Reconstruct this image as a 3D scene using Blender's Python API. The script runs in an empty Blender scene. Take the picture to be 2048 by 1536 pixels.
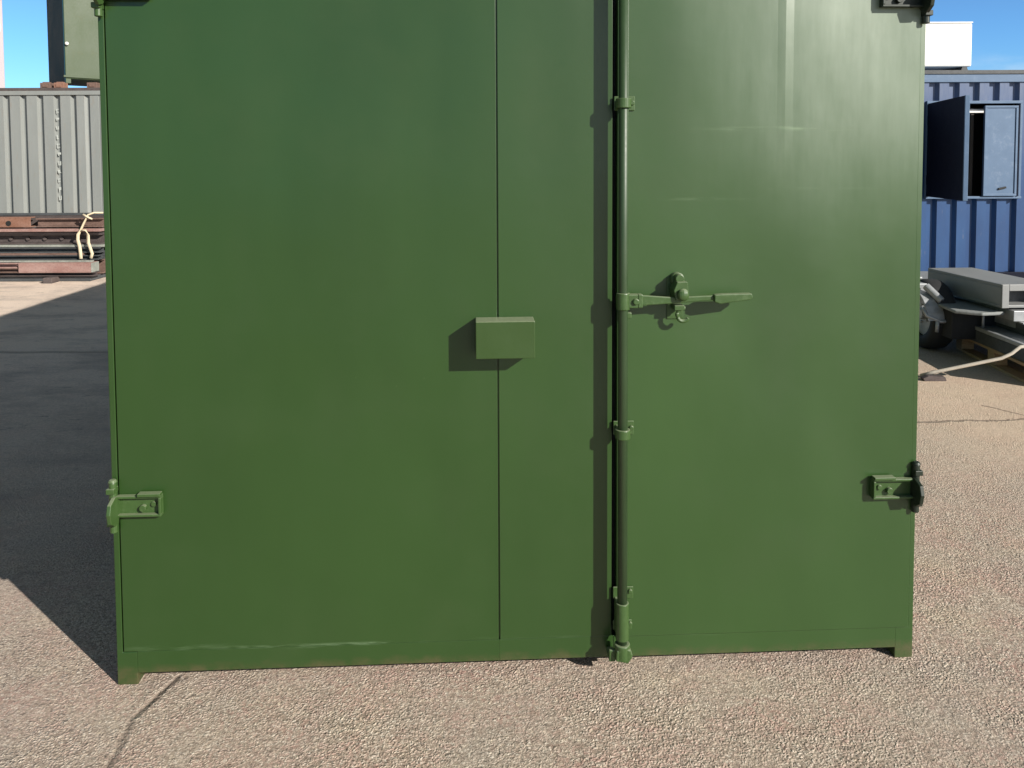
import bpy, bmesh, math, random
from mathutils import Vector, Matrix
R = math.radians
random.seed(7)
S = bpy.context.scene
C = S.collection

# ------------------------------------------------------------------ camera
CAM_H = 1.549
cam = bpy.data.cameras.new('camera'); co = bpy.data.objects.new('camera', cam); C.objects.link(co)
cam.sensor_width = 36; cam.lens = 1600 / 2048 * 36
cam.shift_y = -(768 - 412) / 2048
cam.clip_start = 0.05; cam.clip_end = 1500
t = R(2.92); ro = R(0.25)
fw = Vector((0, math.cos(t), -math.sin(t))); rt = Vector((1, 0, 0)); up = rt.cross(fw)
r2 = rt * math.cos(ro) - up * math.sin(ro); u2 = up * math.cos(ro) + rt * math.sin(ro)
m = Matrix((r2, u2, -fw)).transposed().to_4x4(); m.translation = (0, 0, CAM_H)
co.matrix_world = m
S.camera = co

# ------------------------------------------------------------------ light
EL, AZ = 25.9, 49.3          # sun behind the camera, to the right
SKY = 0.075
SUN = 5.0
EXPO = 0.52
to_sun = Vector((math.sin(R(AZ)) * math.cos(R(EL)), -math.cos(R(AZ)) * math.cos(R(EL)), math.sin(R(EL))))
w = bpy.data.worlds.new('World'); S.world = w; w.use_nodes = True
nt = w.node_tree; bg = nt.nodes['Background']
sk = nt.nodes.new('ShaderNodeTexSky'); sk.sky_type = 'NISHITA'; sk.sun_disc = False
sk.sun_elevation = R(EL); sk.sun_rotation = math.atan2(to_sun.x, to_sun.y)
sk.air_density = 1.0; sk.dust_density = 0.15; sk.ozone_density = 2.5; sk.altitude = 200
hs = nt.nodes.new('ShaderNodeHueSaturation'); hs.inputs['Saturation'].default_value = 1.1
nt.links.new(sk.outputs[0], hs.inputs['Color'])
# clear deep-blue air low in front, thinner light overhead, added unseen white cloud low behind the camera
def wn(t_, **k):
    n_ = nt.nodes.new(t_)
    for a_, b_ in k.items(): setattr(n_, a_, b_)
    return n_
wtc = wn('ShaderNodeTexCoord'); wsp = wn('ShaderNodeSeparateXYZ'); nt.links.new(wtc.outputs['Generated'], wsp.inputs[0])
def wr(src, a_, b_, c_=0.0, d_=1.0):
    n_ = wn('ShaderNodeMapRange', clamp=True, interpolation_type='SMOOTHSTEP'); nt.links.new(src, n_.inputs[0])
    for i_, q_ in enumerate((a_, b_, c_, d_)): n_.inputs[i_ + 1].default_value = q_
    return n_.outputs[0]
def wm(a_, b_):
    n_ = wn('ShaderNodeMath', operation='MULTIPLY'); nt.links.new(a_, n_.inputs[0]); nt.links.new(b_, n_.inputs[1]); return n_.outputs[0]
def wx(f_, a_, b_, mode='MIX'):
    n_ = wn('ShaderNodeMix', data_type='RGBA', blend_type=mode)
    for v_, i_ in ((f_, 0), (a_, 6), (b_, 7)):
        if isinstance(v_, tuple): n_.inputs[i_].default_value = (*v_, 1)
        elif isinstance(v_, float): n_.inputs[i_].default_value = v_
        else: nt.links.new(v_, n_.inputs[i_])
    return n_.outputs[2]
absy = wn('ShaderNodeMath', operation='ABSOLUTE'); nt.links.new(wsp.outputs[1], absy.inputs[0])
front = wm(wr(wsp.outputs[2], .42, .12), wr(absy.outputs[0], .35, .75))
tint = wx(front, (1.18, .80, .50), (.70, 1.12, 1.58))
skyc = wx(1.0, hs.outputs[0], tint, 'MULTIPLY')
wmap = wn('ShaderNodeMapping'); wmap.inputs['Scale'].default_value = (1, 1, 3); nt.links.new(wtc.outputs['Generated'], wmap.inputs[0])
cn = wn('ShaderNodeTexNoise'); cn.inputs['Scale'].default_value = 2.6; cn.inputs['Detail'].default_value = 7; cn.inputs['Roughness'].default_value = .6
nt.links.new(wmap.outputs[0], cn.inputs['Vector'])
fill_cloud = wm(wm(wm(wr(cn.outputs[0], .42, .6), wr(wsp.outputs[1], -.15, -.45)), wr(wsp.outputs[2], .6, .25)), wr(wsp.outputs[0], -.15, .35))  # added out of view to neutralise the fill and whiten the right door
wisp = wm(wm(wr(cn.outputs[0], .38, .6), wr(wsp.outputs[2], .155, .10)), wr(wsp.outputs[0], .45, .6))
skyc = wx(fill_cloud, skyc, (13.0, 12.4, 11.8)); skyc = wx(wisp, skyc, (8.0, 8.8, 9.4))
nt.links.new(skyc, bg.inputs[0])
bg.inputs[1].default_value = SKY
sl = bpy.data.lights.new('sun', 'SUN'); sl.energy = SUN; sl.angle = R(0.53); sl.color = (1, .95, .87)
so = bpy.data.objects.new('sun', sl); C.objects.link(so)
so.rotation_euler = to_sun.to_track_quat('Z', 'Y').to_euler()
S.view_settings.view_transform = 'Standard'; S.view_settings.look = 'None'
S.view_settings.exposure = EXPO; S.view_settings.gamma = 1

# ------------------------------------------------------------------ node helper
class N:
    def __init__(s, name):
        s.m = bpy.data.materials.new(name); s.m.use_nodes = True; s.t = s.m.node_tree
        s.b = s.t.nodes['Principled BSDF']; s.tc = s.t.nodes.new('ShaderNodeTexCoord')
        s.pos = s.tc.outputs['Object']
        sp = s.t.nodes.new('ShaderNodeSeparateXYZ'); s.link(s.pos, sp.inputs[0])
        s.x, s.y, s.z = sp.outputs
    def link(s, a, b):
        if isinstance(a, (int, float)): b.default_value = a
        elif isinstance(a, tuple): b.default_value = a if len(a) == 4 or len(b.default_value) == 3 else (*a, 1)
        else: s.t.links.new(a, b)
    def math(s, op, a, b=0.0, c=0.0, clamp=False):
        n = s.t.nodes.new('ShaderNodeMath'); n.operation = op; n.use_clamp = clamp
        for i, v in enumerate((a, b, c)): s.link(v, n.inputs[i])
        return n.outputs[0]
    def mix(s, f, a, b, mode='MIX'):
        n = s.t.nodes.new('ShaderNodeMix'); n.data_type = 'RGBA'; n.blend_type = mode
        s.link(f, n.inputs[0]); s.link(a, n.inputs[6]); s.link(b, n.inputs[7]); return n.outputs[2]
    def scale(s, v, vec=None):
        n = s.t.nodes.new('ShaderNodeMapping'); s.link(s.pos if vec is None else vec, n.inputs[0])
        n.inputs['Scale'].default_value = v; return n.outputs[0]
    def noise(s, sc, det=4, rough=.55, vec=None, dist=0.0):
        n = s.t.nodes.new('ShaderNodeTexNoise'); n.inputs['Scale'].default_value = sc
        n.inputs['Detail'].default_value = det; n.inputs['Roughness'].default_value = rough
        n.inputs['Distortion'].default_value = dist
        s.link(s.pos if vec is None else vec, n.inputs['Vector']); return n.outputs[0]
    def vor(s, sc, vec=None, feat='F1', out='Distance', rnd=1.0):
        n = s.t.nodes.new('ShaderNodeTexVoronoi'); n.feature = feat; n.inputs['Scale'].default_value = sc
        n.inputs['Randomness'].default_value = rnd
        s.link(s.pos if vec is None else vec, n.inputs['Vector']); return n.outputs[out]
    def ramp(s, v, a, b, ca=0.0, cb=1.0, smooth=False):
        n = s.t.nodes.new('ShaderNodeMapRange'); n.clamp = True
        if smooth: n.interpolation_type = 'SMOOTHSTEP'
        for i, q in enumerate((v, a, b, ca, cb)): s.link(q, n.inputs[i])
        return n.outputs[0]
    def win(s, v, a, b, e=.02):   # soft window a..b
        return s.math('MULTIPLY', s.ramp(v, a - e, a + e), s.ramp(v, b - e, b + e, 1, 0))
    def cr(s, v, stops):
        n = s.t.nodes.new('ShaderNodeValToRGB'); s.link(v, n.inputs[0]); el = n.color_ramp.elements
        while len(el) < len(stops): el.new(.5)
        for e, (p, c) in zip(el, stops): e.position = p; e.color = (*c, 1)
        return n.outputs[0]
    def bump(s, h, st, d=.01, normal=None):
        n = s.t.nodes.new('ShaderNodeBump'); n.inputs['Strength'].default_value = st
        n.inputs['Distance'].default_value = d; s.link(h, n.inputs['Height'])
        if normal is not None: s.link(normal, n.inputs['Normal'])
        return n.outputs[0]
    def out(s, col, rough=.5, normal=None, metal=0.0, spec=.5, coat=0.0):
        s.link(col, s.b.inputs['Base Color']); s.link(rough, s.b.inputs['Roughness'])
        s.b.inputs['Metallic'].default_value = metal
        s.link(spec, s.b.inputs['Specular IOR Level'])
        if coat: s.b.inputs['Coat Weight'].default_value = coat; s.b.inputs['Coat Roughness'].default_value = .3
        if normal is not None: s.link(normal, s.b.inputs['Normal'])
        return s.m

# ------------------------------------------------------------------ materials
def paint(name, col, rough=.42, var=.12, spec=.5, dirt=.0, dirtcol=(.16, .12, .08), bumpd=.004, sc=1.0, dust_glare=0.0):
    n = N(name)
    v = n.noise(2.5 * sc, 5, .6); fine = n.noise(40 * sc, 4, .6)
    d = tuple(c * (1 - var) for c in col); l = tuple(min(1, c * (1 + var)) for c in col)
    c = n.mix(v, d, l)
    if dirt:
        k = n.ramp(n.noise(5 * sc, 8, .7), .55, .75, 0, dirt)
        c = n.mix(k, c, dirtcol)
    if dust_glare:  # upward faces painted paler to stand in for light on their tops
        ge = n.t.nodes.new('ShaderNodeNewGeometry'); sg = n.t.nodes.new('ShaderNodeSeparateXYZ'); n.link(ge.outputs['True Normal'], sg.inputs[0])
        c = n.mix(n.math('MULTIPLY', n.ramp(sg.outputs[2], .35, .8), n.ramp(fine, .25, .6, dust_glare * .6, dust_glare)), c, (.30, .33, .22))
    r = n.math('ADD', n.ramp(v, .3, .7, rough - .05, rough + .07), n.ramp(fine, .3, .7, -.03, .03))
    return n.out(c, r, n.bump(n.math('ADD', v, n.math('MULTIPLY', fine, .08)), .25, bumpd), spec=spec)

GREEN = (.029, .062, .013)
def green_panel(name, wavy=1.0, spec=.50, r0=.30, lift=1.0):
    # door paint; object coords: x along the front, z up. scuffs and dirt where the photo has them
    n = N(name)
    vst = n.scale((1.2, 1, .35)); v = n.ramp(n.noise(1.6, 5, .55, vst), .3, .7)
    blot = n.noise(3.3, 6, .6)
    c = n.mix(v, (.0182 * lift, .0480 * lift, .0098 * lift), (.0248 * lift, .0611 * lift, .0135 * lift))
    c = n.mix(n.ramp(blot, .5, .75, 0, .35), c, (.032, .062, .018))
    # rubbed scuffs at 1.66 m and 1.44 m on the right, and along the sill
    st = n.noise(26, 5, .65, n.scale((.35, 1, 3)))
    def scuff(z0, x0, x1, h, amt, slope=0.0):
        zz = n.math('SUBTRACT', n.z, n.math('MULTIPLY', n.x, slope))
        return n.math('MULTIPLY', n.math('MULTIPLY', n.win(zz, z0 - h, z0 + h, h), n.win(n.x, x0, x1, .12)), n.math('MULTIPLY', n.ramp(st, .46, .62, 0, amt), n.ramp(n.noise(4.5, 3, .5), .42, .62, .15, .8)))
    sc = scuff(1.643, 1.82, 2.22, .005, .8, .006)
    for a in ((1.445, 1.60, 1.86, .003, .5), (1.475, 2.0, 2.3, .003, .45), (.105, .08, 1.02, .0035, .5),
              (.098, .56, .62, .004, 1.0), (.106, 1.10, 1.42, .004, .6), (.112, .12, .24, .005, .8), (.104, .36, .9, .0035, .9), (.10, 1.6, 1.78, .004, .6)):
        sc = n.math('MAXIMUM', sc, scuff(*a))
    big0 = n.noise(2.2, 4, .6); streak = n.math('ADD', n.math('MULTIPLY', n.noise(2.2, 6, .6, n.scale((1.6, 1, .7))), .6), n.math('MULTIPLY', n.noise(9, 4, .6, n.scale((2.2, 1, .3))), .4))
    sheen_rub = n.math('MULTIPLY', n.ramp(n.x, 1.55, 2.3, 0, 1, True), n.ramp(n.math('ADD', n.z, n.math('MULTIPLY', big0, .3)), 1.35, 2.2, 0, 1, True))  # pale top-right sheen painted into the colour, together with chalky streaks
    sheen_rub_mask = n.math('MULTIPLY', sheen_rub, n.ramp(streak, .30, .62, .35, .9))
    c = n.mix(sheen_rub_mask, c, (.25, .30, .23)); c = n.mix(sc, c, (.17, .25, .14))
    # brown splashed dirt at the foot of the doors
    dn = n.noise(14, 6, .7)
    dirt = n.math('MULTIPLY', n.ramp(n.z, .030, n.math('ADD', .030, n.math('MULTIPLY', dn, .065)), 1, 0), n.ramp(dn, .40, .62, .15, .75))
    c = n.mix(dirt, c, (.085, .065, .028))
    spk = n.ramp(n.vor(16), .018, .03, 1, 0); spk = n.math('MULTIPLY', spk, n.ramp(n.noise(3), .55, .6))
    c = n.mix(n.math('MULTIPLY', spk, .35), c, (.15, .21, .11))
    rough = n.ramp(blot, .3, .75, r0, r0 + .07)
    rough = n.math('ADD', rough, n.math('MULTIPLY', sc, .15)); rough = n.math('ADD', rough, n.math('MULTIPLY', dirt, .3))
    # sheet metal never lies flat: broad oil-canning plus weld line of the stiffener behind
    seam = n.math('MULTIPLY', n.win(n.x, 1.995, 2.02, .012), n.ramp(n.z, 1.5, 1.9))
    big = n.noise(1.3, 2, .4, n.scale((1.3, 1, .7)))
    h = n.math('ADD', n.math('MULTIPLY', big, 1.0), n.math('MULTIPLY', seam, .10))
    h = n.math('ADD', h, n.math('MULTIPLY', n.noise(7, 3, .5), .035))
    h = n.math('ADD', h, n.math('MULTIPLY', n.noise(240, 2, .5), .0012))
    nb = n.bump(h, 1.0 * wavy, .026)
    return n.out(c, rough, nb, spec=spec)

M = {}
M['door'] = green_panel('green_door_paint')
M['door_mid'] = green_panel('green_door_paint_middle', spec=.55, lift=1.06)
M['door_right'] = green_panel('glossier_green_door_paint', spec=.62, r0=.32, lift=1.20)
M['green'] = paint('green_paint', GREEN, .40, .1, bumpd=.002, sc=3, dust_glare=.7)
M['green_worn'] = paint('worn_green_paint', (.038, .080, .020), .42, .2, dirt=.3, dirtcol=(.13, .17, .09), sc=12, bumpd=.002, dust_glare=.5)
M['green_gloss'] = paint('glossy_green_paint', (.024, .050, .018), .42, .08, spec=.55, bumpd=.001, sc=3)
M['seal'] = paint('black_rubber_seal', (.010, .011, .010), .7, .2)
M['olive'] = paint('olive_paint', (.034, .058, .018), .5, .15, dirt=.35, dirtcol=(.08, .07, .02))
M['teal'] = paint('dark_teal_paint', (.006, .040, .065), .7, .2, .15)
M['grey_cont'] = None
n = N('grey_container_paint')
v = n.noise(3, 5, .6, n.scale((1.5, 1.5, .3))); d2 = n.noise(9, 7, .7, n.scale((2, 2, .5)))
c = n.mix(v, (.185, .198, .188), (.265, .275, .262)); c = n.mix(n.ramp(d2, .56, .74, 0, .5), c, (.22, .18, .14))
M['grey_cont'] = n.out(c, .55, n.bump(v, .2, .004))
n = N('blue_container_paint')
v = n.noise(2.6, 5, .6, n.scale((1, 1, .35))); d2 = n.noise(11, 7, .7, n.scale((2, 2, .4)))
c = n.mix(n.ramp(v, .3, .7), (.006, .040, .135), (.012, .066, .19)); hi = n.ramp(n.z, 1.5, 2.6, 0, .75)
c = n.mix(n.math('MULTIPLY', hi, n.ramp(d2, .3, .6, .6, 1)), c, (.13, .16, .24))      # chalked, faded upper half
c = n.mix(n.ramp(d2, .62, .76, 0, .5), c, (.20, .2, .22))
M['blue'] = n.out(c, .45, n.bump(v, .2, .004))
M['blue_leaf'] = paint('faded_blue_paint', (.085, .145, .24), .45, .15, dirt=.4, dirtcol=(.22, .27, .36), sc=2)
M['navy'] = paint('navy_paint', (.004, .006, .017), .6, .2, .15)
M['inside'] = paint('dark_interior_lining', (.05, .042, .035), .8, .2)
M['white'] = paint('white_paint', (.80, .79, .76), .45, .03)
M['stencil'] = paint('faded_stencil_paint', (.42, .44, .41), .6, .2, sc=20)
M['cream'] = paint('cream_webbing', (.62, .52, .36), .85, .12, sc=8)
M['timber'] = None
n = N('pallet_wood')
g = n.noise(30, 6, .65, n.scale((1, 6, 6))); c = n.mix(n.ramp(g, .3, .7), (.28, .175, .09), (.48, .33, .19))
M['timber'] = n.out(c, .85, n.bump(g, .5, .004))
def rust(name, a, b, r=.8):
    n = N(name); v = n.noise(6, 8, .7, n.scale((.5, 1, 1))); f = n.noise(45, 6, .7)
    c = n.mix(n.ramp(v, .35, .65), a, b); c = n.mix(n.ramp(f, .5, .7, 0, .6), c, tuple(x * .5 for x in a))
    return n.out(c, r, n.bump(f, .5, .004))
M['rust'] = rust('rusty_brown_steel', (.11, .065, .05), (.20, .125, .10))
M['rust_orange'] = rust('orange_rust_steel', (.19, .085, .05), (.28, .16, .12))
M['rust_pink'] = rust('pinkish_primer_steel', (.26, .14, .12), (.36, .24, .21), .5)
M['rust_dark'] = rust('dark_brown_steel', (.055, .04, .038), (.10, .08, .075))
M['steel_dark'] = rust('dark_grey_steel', (.045, .05, .052), (.08, .085, .09), .6)
M['galv_stack'] = rust('dull_galvanised_steel', (.20, .21, .18), (.34, .35, .31), .5)
n = N('galvanised_steel')
v = n.vor(30, out='Color'); bw = n.math('MULTIPLY', v, 1.0); f = n.noise(9, 5, .6)
c = n.mix(bw, (.30, .31, .32), (.40, .41, .42)); c = n.mix(n.ramp(f, .5, .75, 0, .5), c, (.22, .22, .22))
M['galv'] = n.out(c, n.ramp(f, .3, .7, .35, .55), n.bump(f, .2, .003), metal=.35)
M['conc'] = rust('weathered_grey_slab', (.19, .20, .195), (.29, .30, .295), .8)
M['galv_dull'] = paint('dull_grey_zinc', (.22, .225, .225), .5, .25, dirt=.4, dirtcol=(.22, .22, .21), sc=3, dust_glare=.0)
M['tyre'] = paint('black_tyre_rubber', (.016, .016, .017), .8, .25, dirt=.4, dirtcol=(.06, .055, .05), sc=6)
M['rope'] = paint('pale_rope', (.50, .45, .38), .9, .15, sc=10)
M['clad'] = paint('pale_mauve_cladding', (.36, .32, .34), .6, .08)

# ground: worn asphalt with pale stones showing
def seg_dist(n, P, Q, wob=.02):      # distance to a wobbling segment P-Q, in metres (x,y)
    dx, dy = Q[0] - P[0], Q[1] - P[1]; L = math.hypot(dx, dy); dx /= L; dy /= L
    ax = n.math('SUBTRACT', n.x, P[0]); ay = n.math('SUBTRACT', n.y, P[1])
    al = n.math('ADD', n.math('MULTIPLY', ax, dx), n.math('MULTIPLY', ay, dy))
    ac = n.math('SUBTRACT', n.math('MULTIPLY', ax, dy), n.math('MULTIPLY', ay, dx))
    wv = n.math('MULTIPLY', n.math('SUBTRACT', n.math('ADD', n.math('MULTIPLY', n.noise(5, 5, .7), .6), n.math('MULTIPLY', n.noise(28, 5, .75), .4)), .5), wob * 2.6)
    ac = n.math('ABSOLUTE', n.math('ADD', ac, wv))
    over = n.math('MAXIMUM', n.math('MULTIPLY', al, -1), n.math('SUBTRACT', al, L))
    return n.math('ADD', ac, n.math('MAXIMUM', over, 0))
n = N('worn_asphalt')
warp = n.t.nodes.new('ShaderNodeTexNoise'); warp.inputs['Scale'].default_value = 45; n.link(n.pos, warp.inputs['Vector'])
wp = n.t.nodes.new('ShaderNodeVectorMath'); wp.operation = 'MULTIPLY_ADD'
n.link(warp.outputs['Color'], wp.inputs[0]); wp.inputs[1].default_value = (.02, .02, .02); n.link(n.pos, wp.inputs[2]); wv = wp.outputs[0]
cell = n.vor(125, wv, out='Color'); cd = n.vor(125, wv)
sep = n.t.nodes.new('ShaderNodeSeparateColor'); n.link(cell, sep.inputs[0]); c1, c2, c3 = sep.outputs
c1 = n.math('ADD', n.math('MULTIPLY', c1, .7), n.math('MULTIPLY', n.noise(70, 4, .75), .32))
stone = n.cr(c1, [(0, (.10, .075, .055)), (.16, (.30, .225, .165)), (.4, (.56, .44, .335)), (.72, (.72, .585, .455)), (1, (.92, .82, .68))])
pink = n.ramp(n.noise(4.3, 7, .75), .45, .60); stone = n.mix(n.math('MULTIPLY', pink, n.ramp(c2, .35, .6, .3, .9)), stone, (.62, .37, .30))
yel = n.ramp(n.noise(1.7, 4, .6, n.scale((1, 1.4, 1))), .52, .7, 0, .4); stone = n.mix(yel, stone, (.80, .66, .42))
gry = n.ramp(n.noise(1.1, 5, .65, n.scale((1.3, .8, 2))), .45, .62, 0, .6); stone = n.mix(gry, stone, (.46, .41, .35))
gap = n.ramp(cd, .42, .72); col = n.mix(n.math('MULTIPLY', gap, .55), stone, (.20, .15, .105))
dark = n.math('MULTIPLY', n.ramp(c3, .84, .90), n.ramp(cd, .2, .45, 1, 0)); col = n.mix(n.math('MULTIPLY', dark, .8), col, (.06, .05, .045))
col = n.mix(n.ramp(n.noise(2.6, 6, .7), .60, .42, 0, .18), col, (.52, .43, .34))
pit = n.math('MULTIPLY', n.ramp(n.noise(75, 3, .6), .54, .64), .85); col = n.mix(pit, col, (.10, .08, .065))
lite = n.math('MULTIPLY', n.ramp(n.noise(88, 3, .6, n.scale((1, 1.15, 2))), .57, .66), .7); col = n.mix(lite, col, (.95, .85, .70))
ptch = n.ramp(n.noise(3.6, 6, .7, n.scale((1, .8, 3))), .50, .62); rs = n.ramp(n.noise(60, 3, .6, n.scale((1.1, 1, 2))), .48, .60)
col = n.mix(n.math('MULTIPLY', n.math('MULTIPLY', ptch, rs), .7), col, (.46, .25, .20))
col = n.mix(n.ramp(n.noise(.55, 5, .6), .42, .62, 0, .28), col, (.46, .385, .31))
fine = n.noise(300, 4, .7); col = n.mix(n.ramp(fine, .42, .66, .0, .55), col, (.22, .165, .12))
col = n.mix(n.ramp(fine, .42, .30, 0, .35), col, (.86, .74, .58))
mid = n.noise(30, 5, .7); col = n.mix(n.ramp(mid, .50, .66, 0, .6), col, (.30, .22, .165))
col = n.mix(n.ramp(n.noise(55, 5, .7), .56, .70, 0, .55), col, (.85, .70, .50))
col = n.mix(n.ramp(n.noise(14, 5, .7), .58, .70, 0, .35), col, (.52, .30, .25))
# pale dusty concrete far at the left, colour lifted for glare in the shade, its seam at y = 6.64
far = n.math('MULTIPLY', n.ramp(n.math('ADD', n.y, n.math('MULTIPLY', n.noise(.8, 4), .8)), 6.6, 7.4), n.ramp(n.x, -1, -2))
dust_glare = n.mix(n.noise(3, 6, .7, n.scale((.5, 1, 1))), (.60, .48, .33), (.80, .66, .47))
col = n.mix(n.math('MULTIPLY', far, .8), col, dust_glare)
near = n.math('MULTIPLY', n.ramp(n.math('ADD', n.y, n.math('MULTIPLY', n.noise(1.5, 5), 1.6)), 2.9, 6.6), n.ramp(n.x, -1.0, -2.0))
col = n.mix(n.math('MULTIPLY', near, n.ramp(n.noise(48, 6, .8), .36, .60, .45, .95)), col, (.88, .70, .56))  # paler with distance: sky glare on the shaded ground painted into its colour
tan = n.math('MULTIPLY', n.win(n.x, 2.2, 6, .5), n.win(n.y, 3.9, 6.2, .8)); col = n.mix(n.math('MULTIPLY', tan, .5), col, (.72, .54, .37))
# cracks and joints
seam = n.math('MULTIPLY', n.ramp(n.math('ABSOLUTE', n.math('SUBTRACT', n.math('ADD', n.y, n.math('MULTIPLY', n.noise(1.5, 5), .12)), 6.70)), .012, .05, 1, 0), n.ramp(n.x, -2, -3))
cr = n.ramp(seg_dist(n, (-1.02, 2.36), (-1.075, 2.17), .016), .002, .013, 1, 0)
cr = n.math('MAXIMUM', cr, n.math('MULTIPLY', .8, n.ramp(seg_dist(n, (-1.075, 2.17), (-1.05, 1.93), .03), .001, .014, 1, 0)))
cr = n.math('MAXIMUM', cr, n.ramp(seg_dist(n, (2.2, 4.72), (3.25, 4.78), .06), .004, .016, 1, 0))
cr = n.math('MAXIMUM', cr, n.ramp(seg_dist(n, (3.25, 4.78), (3.6, 5.3), .05), .004, .016, 1, 0))
cr = n.math('MAXIMUM', cr, n.ramp(seg_dist(n, (3.0, 5.05), (3.3, 4.6), .05), .003, .012, 1, 0))
cr = n.math('MAXIMUM', cr, n.math('MULTIPLY', seam, .8)); col = n.mix(n.math('MULTIPLY', cr, .65), col, (.13, .095, .07))
blob = n.math('MULTIPLY', n.ramp(n.noise(7.0, 6, .75, n.scale((.6, 1.3, 1))), .60, .70), n.ramp(n.x, -1.0, -2.0)); col = n.mix(n.math('MULTIPLY', blob, .8), col, (.16, .13, .11))
tyres = n.math('MULTIPLY', n.ramp(n.noise(1.6, 8, .78, n.scale((.7, 1.3, 1))), .46, .62), n.ramp(n.x, -1.2, -2.2)); col = n.mix(n.math('MULTIPLY', tyres, .5), col, (.27, .215, .19))
col = n.mix(1.0, col, (.985, 1.0, 1.04), 'MULTIPLY')
h = n.math('SUBTRACT', n.math('MULTIPLY', n.ramp(cd, .1, .7, 1, 0), n.ramp(c1, 0, 1, .6, 1.2)), n.math('MULTIPLY', cr, 2.5))
wear = n.ramp(n.noise(2.6, 6, .7), .40, .62, .35, 1.25); h = n.math('MULTIPLY', h, wear)
h = n.math('ADD', h, n.math('MULTIPLY', fine, .6)); h = n.math('ADD', h, n.math('MULTIPLY', n.noise(18, 4), 1.2))
M['asphalt'] = n.out(col, .75, n.bump(h, .8, .0045), spec=.45)

# ------------------------------------------------------------------ mesh helpers
class B:
    def __init__(s): s.b = bmesh.new()
    def box(s, x0, x1, y0, y1, z0, z1, rot=None, piv=(0, 0, 0)):
        vs = [s.b.verts.new(p) for p in ((x0, y0, z0), (x1, y0, z0), (x1, y1, z0), (x0, y1, z0), (x0, y0, z1), (x1, y0, z1), (x1, y1, z1), (x0, y1, z1))]
        for f in ((0, 3, 2, 1), (4, 5, 6, 7), (0, 1, 5, 4), (1, 2, 6, 5), (2, 3, 7, 6), (3, 0, 4, 7)): s.b.faces.new([vs[i] for i in f])
        if rot is not None: bmesh.ops.rotate(s.b, verts=vs, cent=piv, matrix=rot)
        return s
    def cyl(s, p, q, r, r2=None, n=20):
        p, q = Vector(p), Vector(q); d = q - p; L = d.length
        mt = Matrix.Translation((p + q) / 2) @ d.to_track_quat('Z', 'Y').to_matrix().to_4x4()
        bmesh.ops.create_cone(s.b, cap_ends=True, segments=n, radius1=r, radius2=r if r2 is None else r2, depth=L, matrix=mt); return s
    def sph(s, p, r, sc=(1, 1, 1)):
        mt = Matrix.Translation(p) @ Matrix.Diagonal((*sc, 1)); bmesh.ops.create_uvsphere(s.b, u_segments=16, v_segments=10, radius=r, matrix=mt); return s
    def prism(s, pts, a, b, axis='y'):        # outline extruded from a to b along axis
        def P(u, v, w): return {'y': (u, w, v), 'x': (w, u, v), 'z': (u, v, w)}[axis]
        A = [s.b.verts.new(P(u, v, a)) for u, v in pts]; Bv = [s.b.verts.new(P(u, v, b)) for u, v in pts]
        s.b.faces.new(A); s.b.faces.new(Bv[::-1]); k = len(pts)
        for i in range(k): s.b.faces.new((A[i], Bv[i], Bv[(i + 1) % k], A[(i + 1) % k]))
        return s
    def tube(s, pts, r, n=8, flat=1.0):
        pts = [Vector(p) for p in pts]; rings = []
        for i, p in enumerate(pts):
            d = (pts[min(i + 1, len(pts) - 1)] - pts[max(i - 1, 0)]).normalized()
            a = d.cross(Vector((0, 0, 1)) if abs(d.z) < .9 else Vector((0, 1, 0))).normalized(); b = d.cross(a)
            rings.append([s.b.verts.new(p + a * math.cos(2 * math.pi * k / n) * r + b * math.sin(2 * math.pi * k / n) * r * flat) for k in range(n)])
        for A, Bq in zip(rings, rings[1:]):
            for k in range(n): s.b.faces.new((A[k], A[(k + 1) % n], Bq[(k + 1) % n], Bq[k]))
        s.b.faces.new(rings[0][::-1]); s.b.faces.new(rings[-1]); return s
    def sheet(s, prof, z0, z1, th=.004):      # prof: (x, y) list; thin corrugated sheet standing up
        k = len(prof); rows = []
        for z in (z0, z1):
            rows.append([s.b.verts.new((x, y, z)) for x, y in prof] + [s.b.verts.new((x, y + th, z)) for x, y in prof[::-1]])
        a, b = rows; m = 2 * k
        for i in range(m): s.b.faces.new((a[i], a[(i + 1) % m], b[(i + 1) % m], b[i]))
        for r_ in (a, b):
            for i in range(k - 1): s.b.faces.new((r_[i], r_[i + 1], r_[m - 2 - i], r_[m - 1 - i]))
        return s
    def go(s, name, mat, parent=None, bevel=0.0, smooth=False, loc=None, rotz=0.0):
        bmesh.ops.recalc_face_normals(s.b, faces=s.b.faces)
        me = bpy.data.meshes.new(name); s.b.to_mesh(me); s.b.free()
        me.materials.append(mat if not isinstance(mat, str) else M[mat])
        o = bpy.data.objects.new(name, me); C.objects.link(o)
        if parent is not None: o.parent = parent
        if loc is not None: o.location = loc
        o.rotation_euler.z = rotz
        if smooth:
            for p in me.polygons: p.use_smooth = len(p.vertices) == 4
        if bevel:
            md = o.modifiers.new('bevel', 'BEVEL'); md.width = bevel; md.segments = 2; md.limit_method = 'ANGLE'; md.angle_limit = R(40)
        return o

def thing(name, label, cat, loc=(0, 0, 0), rotz=0.0, group=None):
    o = bpy.data.objects.new(name, None); C.objects.link(o); o.location = loc; o.rotation_euler.z = rotz
    o.empty_display_size = .2
    return tag(o, label, cat, group)
def tag(o, label, cat=None, group=None):
    o['label'] = label
    if cat: o['kind'] = 'thing'
    if cat: o['category'] = cat
    if group: o['group'] = group
    return o

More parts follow.
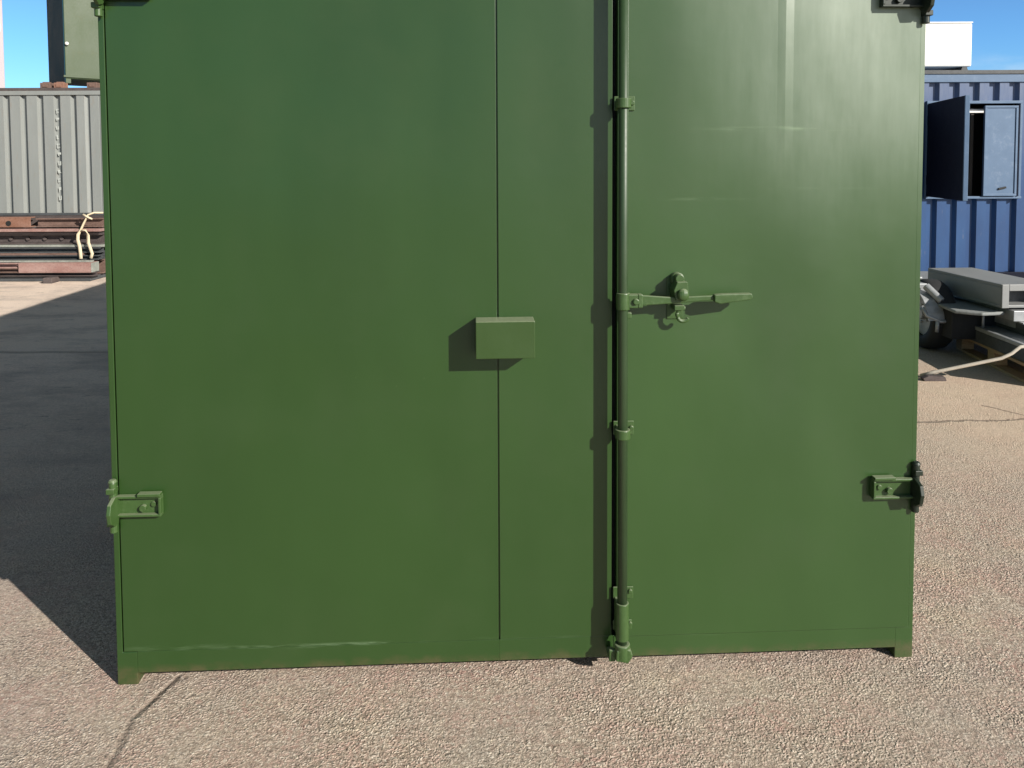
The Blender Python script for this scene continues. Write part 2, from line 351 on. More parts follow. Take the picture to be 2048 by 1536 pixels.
def corr(x0, x1, pitch, depth, y=0.0, phase=0.0, flat=.40, slope=.10, extra=()):
    # outward (towards -y) flats at y, recessed flats at y + depth
    P = []; x = x0 - phase
    f, sl_ = pitch * flat, pitch * slope
    while x < x1:
        for q, yy in ((x, y), (x + f, y), (x + f + sl_, y + depth), (x + pitch - sl_, y + depth)):
            if x0 <= q <= x1: P.append((q, yy))
        x += pitch
    return P

# ------------------------------------------------------------------ ground
g = B(); X = 300
vs = [g.b.verts.new(p) for p in ((-X, -X, 0), (X, -X, 0), (X, X, 0), (-X, X, 0))]; g.b.faces.new(vs)
o = g.go('ground', 'asphalt'); o['kind'] = 'structure'

# ------------------------------------------------------------------ the green container (x along its front, y into it)
W, H, L = 2.44, 2.59, 6.06
gc = thing('shipping_container', 'green steel store container with flush painted doors filling the foreground', 'container', (-1.186, 2.3166, 0), R(2.794))
# posts and rails
for x0, x1 in ((0, .020), (2.42, W)):
    pass
# front posts: outer strip beside the doors, and the foot block that widens below the doors
B().prism([(0, 0), (.060, 0), (.060, .100), (.017, .100), (.017, 2.5), (0, 2.5)], .002, .10).go('corner_post', 'door', gc, .002)
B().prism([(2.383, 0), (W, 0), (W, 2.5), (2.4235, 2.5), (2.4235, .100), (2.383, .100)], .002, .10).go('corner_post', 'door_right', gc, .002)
for x0 in (0, W - .1): B().box(x0, x0 + .1, L - .1, L, 0, 2.5).go('corner_post', 'green', gc, .004)
B().box(.0605, 1.1434, .0015, .12, .036, .1018).go('door_sill', 'door', gc, .0006)
B().box(1.1435, 1.4945, .0015, .12, .036, .1018).go('door_sill', 'door_mid', gc, .0006)
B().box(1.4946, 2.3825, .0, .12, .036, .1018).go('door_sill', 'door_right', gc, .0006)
B().box(.02, 2.42, .035, .07, .03, 2.44).go('door_frame', 'seal', gc)
B().box(0, W, .0, .10, 2.5, H - .01).go('header', 'green', gc, .004)
B().box(.04, W - .04, .13, L - .05, .14, .17).go('floor', 'inside', gc)
B().box(-.001, .055, .101, L - .101, .04, .16).go('bottom_rail', 'green', gc, .003)
B().box(W - .055, W + .001, .101, L - .101, .04, .16).go('bottom_rail', 'green', gc, .003)
B().box(0, W, .101, L, 2.5, H).go('roof', 'green', gc, .003)
def side(name, x, sgn):
    pr = corr(0, L - .2, .278, .036)
    b = B(); b.sheet(pr, 0, 2.34)
    mt = Matrix(((0, sgn * 1.0, 0, x), (1, 0, 0, .1), (0, 0, 1, .16), (0, 0, 0, 1)))
    bmesh.ops.transform(b.b, matrix=mt, verts=b.b.verts); return b.go(name, 'green', gc)
side('side_wall', .006, 1); side('side_wall', W - .006, -1)
B().box(.1, W - .1, L - .04, L - .02, .16, 2.5).go('end_wall', 'green', gc)

# doors: left leaf, centre leaf (the lock box bridges their seam), right leaf
def leaf(x0, x1, y=0.0, th=.034, mt='door'):
    return B().box(x0, x1, y, y + th, .1025, 2.46).go('door', mt, gc, .0015)
B().box(1.1415, 1.1452, .006, .0335, .105, 2.44).go('seam_strip', 'green', gc)
dl = leaf(.0215, 1.1412); dl['label'] = 'wide left door leaf with a narrow seam on its right'
dm = leaf(1.1455, 1.4875, mt='door_mid'); dm['label'] = 'narrow middle door leaf between the seam and the locking bar'
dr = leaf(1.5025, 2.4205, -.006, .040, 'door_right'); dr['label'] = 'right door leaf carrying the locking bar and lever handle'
# lock box: hollow steel shroud
lb = B()
Z0 = .988
lb.box(1.077, 1.249, -.078, -.0745, Z0, 1.096)
lb.box(1.077, 1.249, -.0745, -.0008, 1.0925, 1.096); lb.box(1.077, 1.0805, -.0745, -.0008, Z0, 1.0925); lb.box(1.2455, 1.249, -.0745, -.0008, Z0, 1.0925)
lb.go('lock_box', 'green', dl, .0018)

# locking bar
BX, BY, BR = 1.5105, -.055, .0148
bar = B().cyl((BX, BY, .07), (BX, BY, 2.5), BR, n=32).go('locking_bar', 'green_gloss', dr, smooth=True)
def guide(z, big=False):
    b = B(); hh = .014 if not big else .05
    b.cyl((BX, BY, z - hh), (BX, BY, z + hh), .0225, n=28)
    b.box(BX - .014, BX + .014, BY + .012, -.0065, z - hh, z + hh)
    b.box(BX - .02, BX + .042, -.0115, -.0065, z - hh - .004, z + hh + .010)
    b.cyl((BX + .034, -.020, z + .004), (BX + .034, -.0105, z + .004), .0075, n=6)
    return b.go('bar_guide', 'green_worn', bar, .002)
guide(1.727); guide(.752)
b = B(); b.cyl((BX, BY, .125), (BX, BY, .238), .0195, n=28); b.box(BX - .016, BX + .016, BY + .012, -.0065, .13, .232)
b.box(BX - .02, BX + .042, -.0115, -.0065, .225, .262); b.box(BX - .02, BX + .038, -.0115, -.0065, .128, .158)
for z in (.250, .148): b.cyl((BX + .032, -.020, z), (BX + .032, -.0105, z), .007, n=6)
b.go('bar_guide', 'green_worn', bar, .002)
# cam and keeper at the foot
b = B(); b.cyl((BX, BY, .066), (BX, BY, .112), .0235, n=28)
b.prism([(BX - .022, .068), (BX + .014, .060), (BX + .028, .078), (BX + .022, .100), (BX + .002, .108), (BX - .02, .098)], -.075, -.052)
b.box(BX + .014, BX + .033, -.050, -.003, .060, .074); b.box(BX - .040, BX - .018, -.050, -.003, .058, .072)
b.box(BX - .040, BX - .020, -.060, -.045, .058, .094)
b.go('bar_cam', 'green_worn', bar, .003)
# lever handle: hub, bar, keeper with two lugs, grip
hz = 1.149
b = B(); b.cyl((BX, BY, hz - .026), (BX, BY, hz + .024), .0205, n=28)
b.box(BX + .012, BX + .056, -.070, -.040, hz - .020, hz + .020)
b.cyl((BX + .035, -.078, hz), (BX + .035, -.066, hz), .0095, n=12)
b.box(BX + .0, BX + .025, -.060, -.0065, hz - .052, hz - .034)
b.go('handle_hub', 'green_worn', bar, .003)
b = B(); b.prism([(1.558, hz - .014), (1.65, hz - .009), (1.78, hz + .000), (1.78, hz + .014), (1.66, hz + .010), (1.558, hz + .018)], -.064, -.056)
b.prism([(1.778, hz - .004), (1.795, hz - .010), (1.885, hz + .001), (1.893, hz + .008), (1.889, hz + .020), (1.80, hz + .019), (1.778, hz + .017)], -.074, -.050)
b.box(1.552, 1.566, -.072, -.050, hz - .019, hz + .021)
b.go('handle', 'green_worn', dr, .003)
b = B()
b.box(1.652, 1.702, -.0105, -.0065, 1.085, 1.212)
b.cyl((1.680, -.030, 1.207), (1.680, -.006, 1.207), .020, n=24)           # upper rounded lug
b.prism([(1.664, 1.150), (1.690, 1.150), (1.702, 1.176), (1.698, 1.205), (1.668, 1.205), (1.658, 1.180)], -.070, -.010)
b.sph((1.684, -.078, 1.168), .017, (1, .6, 1.1))
b.cyl((1.680, -.055, 1.212), (1.680, -.015, 1.212), .013, n=20)
b.box(1.664, 1.694, -.055, -.008, 1.118, 1.133)
tb = [(1.692 + .0 - .018 * math.sin(a), -.045, 1.100 - .020 * math.cos(a) + .004) for a in [R(k) for k in range(-60, 210, 20)]]
b.tube(tb, .006, 10)
b.go('handle_keeper', 'green_worn', dr, .003)

# hinges: U-shaped strap on the leaf, projecting lug plate and upright pin at the corner
M['hinge_shade'] = paint('shaded_green_hinge', (.010, .018, .010), .45, .2)  # near-black copy of the hinge green, with the shade put into the colour
def hinge(parent, zc, left, strap='green_worn', pin='green_worn'):
    s = 1 if left else -1; ex = 0 if left else W
    def X(u): return ex + s * u
    def bx(b, a, c, y0, y1, z0, z1): b.box(min(X(a), X(c)), max(X(a), X(c)), y0, y1, z0, z1)
    b = B(); y0 = -.0005 if left else -.0065
    bx(b, .022, .150, y0 - .006, y0, zc - .030, zc + .030)               # strap plate
    bx(b, .022, .150, y0 - .022, y0 - .006, zc + .024, zc + .031)        # flanges
    bx(b, .022, .150, y0 - .022, y0 - .006, zc - .031, zc - .024)
    bx(b, .085, .150, y0 - .030, y0 - .006, zc + .031, zc + .040)
    bx(b, .143, .150, y0 - .024, y0 - .006, zc - .024, zc + .024)
    b.cyl((X(.095), y0 - .018, zc - .008), (X(.095), y0 - .005, zc - .008), .010, n=12)
    b.cyl((X(.125), y0 - .012, zc + .002), (X(.125), y0 - .005, zc + .002), .008, n=12)
    st = b.go('hinge', strap, parent, .0015)
    b = B()                                                              # projecting lug
    pts = [(-.002, zc - .030), (-.002, zc + .030), (-.035, zc + .034), (-.064, zc + .022), (-.072, zc - .004), (-.064, zc - .034), (-.040, zc - .050), (-.018, zc - .044)]
    b.prism([(y, z) for y, z in pts], min(X(.014), X(.026)), max(X(.014), X(.026)), 'x')
    b.go('hinge_lug', pin, st, .002)
    b = B(); b.cyl((X(.010), -.014, zc - .078), (X(.010), -.014, zc + .072), .011, n=16)
    b.cyl((X(.010), -.014, zc + .072), (X(.010), -.014, zc + .080), .014, .009, n=16)
    b.box(min(X(-.004), X(.02)), max(X(-.004), X(.02)), -.030, .001, zc - .056, zc - .040); b.box(min(X(-.004), X(.02)), max(X(-.004), X(.02)), -.030, .001, zc + .040, zc + .056)
    b.go('hinge_pin', pin, st, .002)
    return st
hinge(dl, .553, True); hinge(dr, .552, False, pin='hinge_shade'); hinge(dl, 2.055, True, 'hinge_shade', 'green_worn'); hinge(dr, 2.045, False, 'hinge_shade', 'hinge_shade')

# ------------------------------------------------------------------ left: grey container
ZG = 13.4
gr = thing('shipping_container', 'long pale grey corrugated container behind the rusty steel stack', 'container', (-12.4, ZG, 0), 0)
GL = 7.6; GH = 2.86
pr = []
def addp(x0, x1, pitch):   # flats outward with narrow shaded recesses
    x = x0
    while x < x1 - .01:
        pr.extend([(x, 0), (x + pitch * .60, 0), (x + pitch * .68, .058), (x + pitch * .86, .058)]); x += pitch
addp(.0, 5.05 - .0, .2806)
xs = pr[-1][0] + .028
pr.extend([(xs, 0), (xs + .13, 0), (xs + .16, .042), (xs + .20, .042), (xs + .225, 0), (xs + .37, .0), (xs + .372, .008), (xs + .39, .008), (xs + .392, 0), (xs + .425, 0), (xs + .455, .042), (xs + .50, .042), (xs + .53, 0)])
x = pr[-1][0]
while x < GL - .4:
    pr.extend([(x + .17, 0), (x + .2, .042), (x + .25, .042), (x + .28, 0)]); x += .28
pr = [(a + .1, b_ + .02) for a, b_ in pr if a < GL - .2]
B().sheet(pr, .15, GH - .11).go('side_wall', 'grey_cont', gr)
B().box(0, GL, 0, .06, GH - .11, GH - .04).go('top_rail', 'grey_cont', gr, .004)
B().box(-.01, GL + .01, .012, .10, GH - .0398, GH + .012).go('roof_edge', 'rust_dark', gr, .004)
B().box(0, GL, -.01, .06, .02, .15).go('bottom_rail', 'rust_dark', gr, .004)
B().box(0, GL, .061, 2.43, GH - .05, GH - .01).go('roof', 'grey_cont', gr)
for x in (-.01, GL - .09):
    for y in (-.012, 2.34): B().box(x, x + .1, y, y + .1, 0, GH - .001).go('corner_post', 'grey_cont', gr, .004)
B().box(.1, GL - .1, 2.38, 2.42, .15, GH - .1).go('side_wall', 'grey_cont', gr)
for x in (.02, GL - .05): B().box(x, x + .03, .095, 2.335, .03, GH - .055).go('end_wall', 'grey_cont', gr, .004)
# white stencilled characters running down one corrugation (too worn to read)
X0 = 4.80
z = 2.52
for i in range(11):
    hgt = random.uniform(.05, .085); wd = random.uniform(.035, .055); ox = random.uniform(-.01, .01); k = i % 4
    l_, r_ = X0 + ox, X0 + ox + wd; t_ = .013
    out = {0: [(l_, z - hgt), (r_, z - hgt), (r_, z - hgt + t_), (l_ + t_, z - hgt + t_), (l_ + t_, z - t_), (r_, z - t_), (r_, z), (l_, z)],
           1: [(l_, z - hgt), (l_ + t_, z - hgt), (l_ + t_, z - hgt * .6), (r_, z - hgt * .6), (r_, z), (l_, z)],
           2: [(l_, z - hgt), (r_, z - hgt), (r_, z), (r_ - t_, z), (r_ - t_, z - hgt + t_), (l_ + t_, z - hgt + t_), (l_ + t_, z), (l_, z)],
           3: [(l_, z - hgt), (r_, z - hgt), (r_, z - hgt + t_), (r_ - t_, z - hgt + t_), (r_ - t_, z), (l_, z)]}[k]
    B().prism(out, .0155, .0192).go('stencil_character', 'stencil', gr)
    z -= .145


# olive container parked across the grey one's roof, on rusty blocks
ol = thing('portable_cabin', 'olive green cabin with dark teal side standing on the grey container', 'cabin', (-7.50, 13.55, GH + .10), R(40))
# local x along olive face to the right, y depth; the teal side faces left
B().box(0, 2.2, 0, 1.3, .08, 2.5).go('body', 'olive', ol, .01)
B().box(-.012, -.001, -.0, 1.30, .0, 2.5).go('end_panel', 'teal', ol)
B().box(-.03, 2.2, -.02, -.001, .10, .135).go('trim', 'olive', ol, .003)
B().box(0.0, .08, -.018, .08, 0, .079).go('corner_foot', 'olive', ol, .004)
B().sph((.03, -.03, .66), .03).go('latch', 'white', ol, smooth=True)
for i, (x, mt_, lb_) in enumerate(((-7.86, 'rust', 'rusty pale corner block on the roof edge left of the cabin'), (-7.63, 'rust_orange', 'orange rusted block on the roof edge under the cabin corner'), (-7.08, 'rust', 'rusted block under the olive cabin nearest the green door'))):
    b = B(); b.box(0, .17, 0, .13, 0, .10); b.box(.03, .14, .02, .1, .10, .115) if i < 2 else None
    b.box(.04, .13, -.012, -.0005, .025, .075)
    bl = b.go('rusty_block', mt_, None, .012, loc=(x, ZG + .02, GH - .015 + .012)); tag(bl, lb_, 'block', 'rusty blocks on the grey container')

# pale building corner at the far left
bd = thing('building', 'pale mauve grey building corner rising beyond the grey container at far left', 'building', (-16.35, 26, 0), R(34))
B().box(-7, 0, 0, 6, 0, 9).go('wall', 'clad', bd, .02)
for k in range(16): pass
B().box(-7.05, .05, -.05, 6.05, 9.0, 9.15).go('roof_edge', 'clad', bd, .02)
b = B(); b.cyl((-.42, -.30, 6.0), (-.42, -.001, 6.0), .36, n=32)
vt = b.go('wall_vent', 'white', bd, .05); vt['label'] = 'round white vent hood on the wall'

# ------------------------------------------------------------------ left: stack of steel stock
SY = 11.15; XE = -5.62
def beam_I(h, w_, tk=.012, Ln=6.4):    # I-section along x, local origin at right end bottom
    b = B(); b.box(-Ln, 0, -w_ / 2, w_ / 2, 0, tk); b.box(-Ln, 0, -w_ / 2, w_ / 2, h - tk, h); b.box(-Ln, 0, -tk / 2, tk / 2, tk, h - tk); return b
def beam_C(h, w_, tk=.012, Ln=6.4, back=False):
    b = B(); b.box(-Ln, 0, -w_ / 2, w_ / 2, 0, tk); b.box(-Ln, 0, -w_ / 2, w_ / 2, h - tk, h)
    if back: b.box(-Ln, 0, w_ / 2 - tk, w_ / 2, tk, h - tk)
    else: b.box(-Ln, 0, -w_ / 2, -w_ / 2 + tk, tk, h - tk)
    return b
def beam_box(h, w_, Ln=6.4, tk=.012):
    b = B(); b.box(-Ln, 0, -w_ / 2, w_ / 2, 0, tk); b.box(-Ln, 0, -w_ / 2, w_ / 2, h - tk, h)
    b.box(-Ln, 0, -w_ / 2, -w_ / 2 + tk, tk, h - tk); b.box(-Ln, 0, w_ / 2 - tk, w_ / 2, tk, h - tk); return b
G = 'lengths of steel in the stack'
def put(b, mat, x, y, z, label, bev=.003):
    o = b.go('steel_beam', mat, None, bev, loc=(x, y, z)); tag(o, label, 'steel beam', G); return o
for x, lb_ in ((-6.2, 'dark timber bearer under the right end of the steel stack'), (-8.1, 'dark timber bearer under the middle of the steel stack')):
    o = B().box(-.06, .06, -.55, .45, 0, .075).go('timber_bearer', 'rust_dark', None, .006, loc=(x, SY, 0)); tag(o, lb_, 'bearer', 'timber bearers under the steel')
put(beam_I(.052, .18, .012), 'rust_dark', XE - .03, SY - .32, .077, 'lowest flat brown I-section at the front of the stack')
pb = put(beam_box(.135, .18, .98), 'rust_pink', -5.66, SY - .36, .131, 'short pinkish primed box beam low at the front right of the stack')
ep = B().box(0, .011, -.095, .095, .003, .132).go('end_plate', 'galv_stack', pb, .003)
put(beam_I(.060, .16, .012, 5.5), 'rust', -6.66, SY - .35, .131, 'thin rusty I-section left of the pinkish box beam')
put(beam_I(.068, .17, .014, 5.4), 'rust_pink', -6.67, SY - .35, .193, 'pinkish I-section with a bright top flange left of the box beam')
put(beam_I(.20, .16, .02), 'rust', XE - .05, SY - .05, .077, 'brown I-beam lying behind the pinkish box beam')
put(beam_I(.20, .16, .02), 'rust_dark', XE, SY + .18, .077, 'rearmost brown I-beam on the timber bearers')
put(beam_I(.062, .22, .013), 'steel_dark', XE - .04, SY - .15, .282, 'dark grey I-section resting on the pinkish layer')
put(B().box(-5.2, 0, -.11, .10, 0, .030), 'rust', XE - .25, SY - .15, .346, 'rusty flat bar sandwiched between two dark grey sections')
put(beam_I(.072, .20, .014), 'steel_dark', XE - .02, SY - .15, .378, 'dark grey I-section just below the pale galvanised flat')
put(beam_I(.17, .16, .02), 'steel_dark', XE - .02, SY + .12, .282, 'dark grey I-beam behind the middle sections')
fl = B().box(-6.4, 0, -.15, .12, 0, .032).go('steel_beam', 'galv_stack', None, .003, loc=(XE + .02, SY - .08, .4555)); tag(fl, 'thin pale galvanised flat lying across the dark channel', 'steel beam', G)
b = beam_I(.145, .20, .018)
for k in range(26): b.cyl((-.35 - k * .235, -.035, .072), (-.35 - k * .235, -.0095, .072), .026, n=12)
put(b, 'rust_dark', XE - .02, SY - .1, .490, 'dark brown channel studded with a row of bolt heads')
put(beam_I(.145, .16, .02), 'rust', XE, SY + .14, .490, 'brown I-beam behind the studded channel')
fl = B().box(-6.4, 0, -.22, .16, 0, .030).go('steel_beam', 'rust_dark', None, .003, loc=(XE - .04, SY - .0, .636)); tag(fl, 'dark flat plate set back above the studded channel', 'steel beam', G)
fl = B().box(-6.4, 0, -.24, .12, 0, .038).go('steel_beam', 'rust_pink', None, .006, loc=(XE, SY - .02, .668)); tag(fl, 'pinkish grey flat bar edge near the top of the stack', 'steel beam', G)
b = beam_C(.14, .12, .014, 5.4)
o = put(b, 'rust_orange', -6.62, SY - .12, .725, 'orange rusted channel, top left of the stack')
for k, x in enumerate((-.3, -.72, -1.3, -1.9)):
    h_ = B().cyl((x, -.066, .055), (x, -.0605, .055), .036, n=16).go('bolt_hole', 'seal', o)
b = beam_I(.12, .12, .016, .92); put(b, 'rust', -5.64, SY - .1, .725, 'short brown I-beam, top right of the stack')
put(beam_box(.15, .15), 'rust_dark', XE - .05, SY + .08, .725, 'long dark box section along the back of the top layer')
put(B().box(-5.8, 0, -.05, .05, 0, .03), 'steel_dark', -5.7, SY + .06, .877, 'thin dark bar lying on the top of the stack')
put(B().box(-6.3, 0, -.22, .3, 0, .066), 'steel_dark', XE - .1, SY - .14, .004, 'added dark bar standing in for the shade beneath the stack', .004)  # added bar, keeps the shade under the stack black
put(B().box(-6.1, 0, -.03, .03, 0, .022), 'galv_stack', XE - .06, SY - .36, .2665, 'thin bright strip lying on the pinkish box beam', .003)
# cream strap knotted round the stack
b = B(); sy = SY - .22
b.tube([(-5.62, sy + .05, .92), (-5.72, sy - .0, .925), (-5.78, sy - .04, .90), (-5.83, sy - .045, .80), (-5.88, sy - .05, .70), (-5.92, sy - .05, .63), (-5.925, sy - .055, .56), (-5.90, sy - .06, .47), (-5.885, sy - .07, .38), (-5.87, sy - .09, .30)], .024, 8, .55)
b.tube([(-5.86, sy - .06, .69), (-5.80, sy - .07, .69), (-5.775, sy - .07, .62), (-5.77, sy - .075, .52), (-5.74, sy - .08, .43), (-5.715, sy - .09, .37), (-5.73, sy - .10, .31)], .022, 8, .55)
b.tube([(-5.84, sy - .05, .905), (-5.78, sy - .06, .87), (-5.72, sy - .05, .84)], .02, 8, .6)
o = b.go('webbing_strap', 'cream', None, smooth=True); tag(o, 'cream cloth strap knotted and hanging over the right end of the steel stack', 'strap')

# ------------------------------------------------------------------ right: blue container with open hatch
ZB = 10.15; bx0 = 4.4
bl = thing('shipping_container', 'blue corrugated container cabin with an open hatch at right', 'container', (bx0, ZB, 0), 0)
BL, BH = 6.06, 2.69
P = .2535
# visible recesses sit at world x 5.40, 5.65 ... -> phase
def bcorr(x0, x1):
    pr = []; k = 0; x = (5.29 - bx0) - 6 * P
    while x < x1:
        for q, yy in ((x, .050), (x + .085, .050), (x + .120, 0), (x + P - .014, 0)):
            if x0 <= q <= x1: pr.append((q, yy))
        x += P
    if not pr or pr[0][0] > x0 + .001: pr.insert(0, (x0, pr[0][1]))
    if pr[-1][0] < x1 - .001: pr.append((x1, pr[-1][1]))
    return [(a, c_ + .02) for a, c_ in pr]
ox0, ox1, oz0, oz1 = 5.27 - bx0, 6.42 - bx0, 1.13, 2.30     # hatch opening
B().sheet(bcorr(.1, BL - .1), .16, oz0).go('side_wall', 'blue', bl)
B().sheet(bcorr(.1, BL - .1), oz1, BH - .12).go('side_wall', 'blue', bl)
B().sheet(bcorr(.1, ox0), oz0, oz1).go('side_wall', 'blue', bl)
B().sheet(bcorr(ox1, BL - .1), oz0, oz1).go('side_wall', 'blue', bl)
B().box(0, BL, 0, .06, BH - .12, BH - .02).go('top_rail', 'blue_leaf', bl, .004)
B().box(-.01, BL + .01, -.012, .05, BH - .0199, BH + .03).go('roof_edge', 'steel_dark', bl, .004)
B().box(0, BL, .0501, 2.4, BH - .03, BH + .005).go('roof', 'blue_leaf', bl)
B().box(0, BL, -.01, .06, .02, .16).go('bottom_rail', 'navy', bl, .004)
for x in (-.01, BL - .09):
    for y in (-.013, 2.34): B().box(x, x + .1, y, y + .1, 0, BH - .02).go('corner_post', 'blue', bl, .004)
B().box(.1, BL - .1, 2.38, 2.42, .16, BH - .03).go('side_wall', 'blue', bl)
for x in (.02, BL - .05): B().box(x, x + .03, .095, 2.335, .03, BH - .035).go('end_wall', 'blue', bl, .004)
B().box(.1, BL - .1, 1.2, 1.22, .16, BH - .04).go('inner_wall', 'inside', bl)
# frame and interior pieces
b = B(); b.box(ox0 - .03, ox1 + .03, -.015, .07, oz1, oz1 + .035); b.box(ox0 - .03, ox1 + .03, -.03, .07, oz0 - .03, oz0 - .0005)
b.box(ox0 - .03, ox0, -.012, .07, oz0, oz1 - .0005); b.box(ox1, ox1 + .03, -.012, .07, oz0, oz1 - .0005)
b.go('hatch_frame', 'blue_leaf', bl, .003)
b = B(); b.box(ox0 + .50, ox1 - .10, .10, .13, oz1 - .11, oz1 - .06); b.go('inner_rail', 'white', bl, .003)
b = B(); b.box(ox0 + .60, ox0 + .64, .12, .16, oz0, oz1 - .12); b.go('inner_post', 'inside', bl, .003)
# right leaf, shut, with a rim, hinge bar and scratch
lx0, lx1 = 5.95 - bx0, 6.37 - bx0
lf = B().box(lx0, lx1, -.045, -.018, oz0 + .004, oz1 - .03).go('hatch_door', 'blue_leaf', bl, .004); lf['label'] = 'closed faded blue hatch leaf'
b = B(); r_ = .028
for (a, c_, e, f_) in ((lx0, lx1, oz1 - .058, oz1 - .03), (lx0, lx1, oz0 + .004, oz0 + .032)): b.box(a, c_, -.056, -.0455, e, f_)
for a in (lx0, lx1 - r_): b.box(a, a + r_, -.056, -.0455, oz0 + .033, oz1 - .059)
b.go('rim', 'blue_leaf', lf, .003)
B().box(lx0 + .19, lx0 + .29, -.062, -.046, oz0 + .09, oz0 + .115, Matrix.Rotation(R(-12), 3, 'Y'), (lx0 + .24, -.05, oz0 + .1)).go('catch', 'seal', lf, .004)
B().cyl((lx1 + .02, -.03, oz0), (lx1 + .02, -.03, oz1 - .02), .014).go('hinge_bar', 'navy', lf)
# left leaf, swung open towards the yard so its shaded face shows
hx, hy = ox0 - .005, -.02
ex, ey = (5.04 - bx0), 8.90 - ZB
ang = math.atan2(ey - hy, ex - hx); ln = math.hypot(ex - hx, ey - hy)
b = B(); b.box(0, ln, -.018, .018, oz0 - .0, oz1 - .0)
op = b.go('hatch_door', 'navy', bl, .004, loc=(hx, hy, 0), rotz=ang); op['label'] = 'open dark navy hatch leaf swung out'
b = B(); b.box(ln - .001, ln + .022, -.024, .024, oz0, oz1); b.go('edge_strip', 'blue_leaf', op, .003)
for z in (oz0 + .15, oz1 - .27): B().cyl((0, 0, z), (0, 0, z + .12), .02).go('hinge', 'navy', op)

# white unit on the blue roof
wu = thing('roof_unit', 'bright white box unit on short feet on top of the blue container', 'roof unit', (5.14, ZB + .25, BH + .05))
B().box(0, .80, 0, .6, .055, .61).go('casing', 'white', wu, .02)
B().box(-.004, .804, -.006, .606, .611, .628).go('lid', 'white', wu, .006)
for x in (.10, .68): B().prism([(x - .01, 0), (x + .09, 0), (x + .07, .054), (x + .01, .054)], .02, .58).go('foot', 'steel_dark', wu, .003)

# ------------------------------------------------------------------ right: trailer, pallet, slab
tr = thing('trailer', 'small flat trailer with black tyre standing half behind the green container', 'trailer', (0, 0, 0))
def wheel(x, y, r=.30, w_=.19):
    b = B(); prof = [(-w_ / 2 + .01, r * .62), (-w_ / 2, r * .72), (-w_ / 2, r * .90), (-w_ / 2 + .03, r * .985), (-.035, r), (.035, r), (w_ / 2 - .03, r * .985), (w_ / 2, r * .90), (w_ / 2, r * .72), (w_ / 2 - .01, r * .62)]
    n_ = 40; rings = []
    for k in range(n_):
        a = 2 * math.pi * k / n_; rings.append([b.b.verts.new((px_, math.cos(a) * rr, math.sin(a) * rr)) for px_, rr in prof])
    for k in range(n_):
        A, Q = rings[k], rings[(k + 1) % n_]
        for i in range(len(prof)): j = (i + 1) % len(prof); b.b.faces.new((A[i], A[j], Q[j], Q[i]))
    wl = b.go('wheel', 'tyre', tr, smooth=True, loc=(x, y, r))
    c = B(); c.cyl((-.05, 0, 0), (.05, 0, 0), r * .625, n=32); c.cyl((-.085, 0, 0), (-.05, 0, 0), .045, n=16)
    for k in range(5):
        a = 2 * math.pi * k / 5; c.cyl((-.062, math.cos(a) * .075, math.sin(a) * .075), (-.0505, math.cos(a) * .075, math.sin(a) * .075), .011, n=6)
    c.go('rim', 'galv', wl, .003)
    return wl
wheel(3.50, 6.66, .29); wheel(5.05, 6.86)
# mudguard
def mud(x0, x1, yc, rz, r):
    b = B(); k = 14; pts = []
    for i in range(k + 1):
        a = R(8 + 164 * i / k); pts.append((yc + math.cos(a) * r, rz + math.sin(a) * r * .80))
    th = .012; inner = [(yc + (y_ - yc) * (1 - th / r), rz + (z_ - rz) * (1 - th / r)) for y_, z_ in pts]
    b.prism(pts + inner[::-1], x0, x1, 'x'); return b.go('mudguard', 'galv', tr, .002)
mud(3.33, 3.52, 6.70, .25, .36)
B().box(3.76, 4.86, 5.95, 8.2, .36, .44).go('bed', 'galv', tr, .004)
B().prism([(3.74, 6.96), (3.74, 6.03), (3.55, 5.99), (3.40, 6.10), (3.44, 6.45), (3.56, 6.80)], .395, .42, 'z').go('deck_plate', 'conc', tr, .008)
B().box(3.46, 4.9, 6.25, 7.3, .16, .385).go('underframe', 'tyre', tr, .01)
b = B(); b.box(3.80, 3.90, 5.9, 8.2, .30, .359); b.box(3.70, 4.9, 6.8, 6.88, .27, .33); b.go('chassis', 'galv', tr, .003)
b = B(); b.tube([(3.30, 6.40, .40), (3.32, 6.36, .33), (3.42, 6.34, .285), (3.54, 6.34, .29), (3.64, 6.34, .33), (3.66, 6.36, .38)], .014, 8); b.cyl((3.40, 6.34, .29), (3.40, 6.35, .20), .014); b.cyl((3.68, 6.2, .42), (3.68, 6.2, .25), .010)
b.go('bumper_hoop', 'galv', tr, smooth=True)
b = B(); b.box(3.26, 3.42, 6.55, 6.75, .50, .56); b.cyl((3.26, 6.6, .60), (3.4, 6.6, .60), .012); b.cyl((3.38, 6.5, .55), (3.46, 6.4, .44), .03); b.go('lamp_bracket', 'galv', tr, .006)

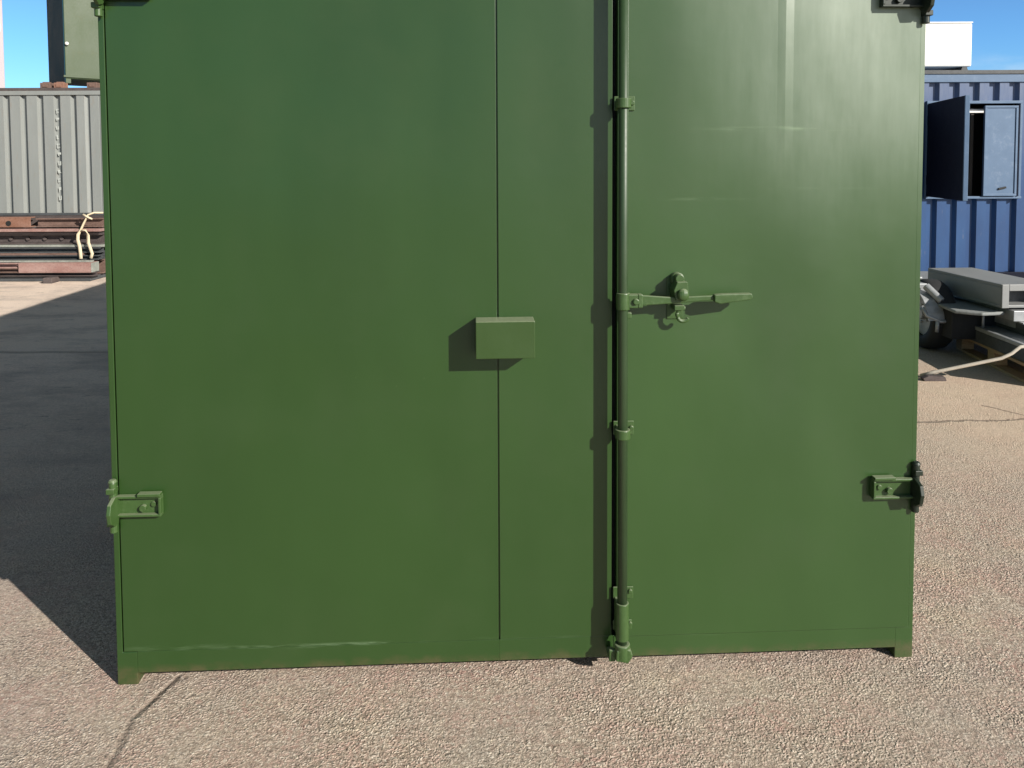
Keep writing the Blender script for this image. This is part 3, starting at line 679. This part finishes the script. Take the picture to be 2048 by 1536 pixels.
# galvanised long box on the trailer
gb = thing('steel_trough', 'grey steel box section with open end lying on the trailer', 'steel box', (3.68, 5.98, .457), R(3))
b = B(); ww, hh_, ll, tk = .40, .180, .97, .022
b.box(0, ww, 0, ll, hh_ - tk, hh_); b.box(0, ww, 0, ll, 0, tk); b.box(0, tk, 0, ll, tk, hh_ - tk); b.box(ww - tk, ww, 0, ll, tk, hh_ - tk); b.box(tk, ww - tk, ll - .02, ll - .001, tk, hh_ - tk)
b.box(.0, .055, -.012, -.0005, 0, hh_); b.box(.0555, ww, -.012, -.0005, hh_ - .05, hh_)
b.go('shell', 'galv_dull', gb, .004)
B().box(.06, ww - .03, .15, .3, tk, hh_ - .06).go('inner_block', 'steel_dark', gb)

pal = thing('wooden_pallet', 'brown wooden pallet on the ground at the right edge under the grey slab', 'pallet', (3.585, 5.45, 0), R(-6))
PX, PY = 1.0, 1.18
for x in (0, .45, .90): B().box(x, x + .10, .001, PY - .001, 0, .020).go('bottom_board', 'timber', pal, .002)
for x in (0, .45, .90):
    for y in (0, .54, 1.08): B().box(x + .001, x + .099, y, y + .10, .0205, .10).go('block', 'timber', pal, .003)
for y in (0, .54, 1.08): B().box(0, PX, y, y + .10, .1005, .118).go('stringer_board', 'timber', pal, .002)
for k in range(7): B().box(k * .150, k * .150 + .10, 0, PY, .1185, .140).go('deck_board', 'timber', pal, .002)

sb = thing('steel_slab', 'flat grey galvanised panel stack lying on the wooden pallet', 'panel', (3.61, 5.42, .1405), R(-3))
B().box(0, .9, 0, 1.05, 0, .095).go('lower_panel', 'steel_dark', sb, .004)
B().box(-.005, .9, -.01, 1.07, .0955, .125).go('upper_panel', 'galv', sb, .004)
B().box(.16, .9, .12, 1.0, .1255, .21).go('folded_sheet', 'steel_dark', sb, .006)
b = B(); b.tube([(2.95, 5.72, .015), (3.03, 5.695, .045), (3.24, 5.63, .112), (3.44, 5.565, .178), (3.50, 5.55, .215), (3.56, 5.55, .262), (3.72, 5.54, .280)], .0125, 8)
o = b.go('rope', 'rope', None, smooth=True); tag(o, 'pale stiff rope running from the slab down to the ground beside the green container', 'rope')
b = B(); b.prism([(0, 0), (.16, 0), (.15, .03), (.03, .038), (-.01, .02)], 0, .05)
o = b.go('timber_offcut', 'rust_dark', None, .004, loc=(2.93, 5.62, 0)); tag(o, 'small dark brown offcut lying on the ground near the rope end', 'offcut')
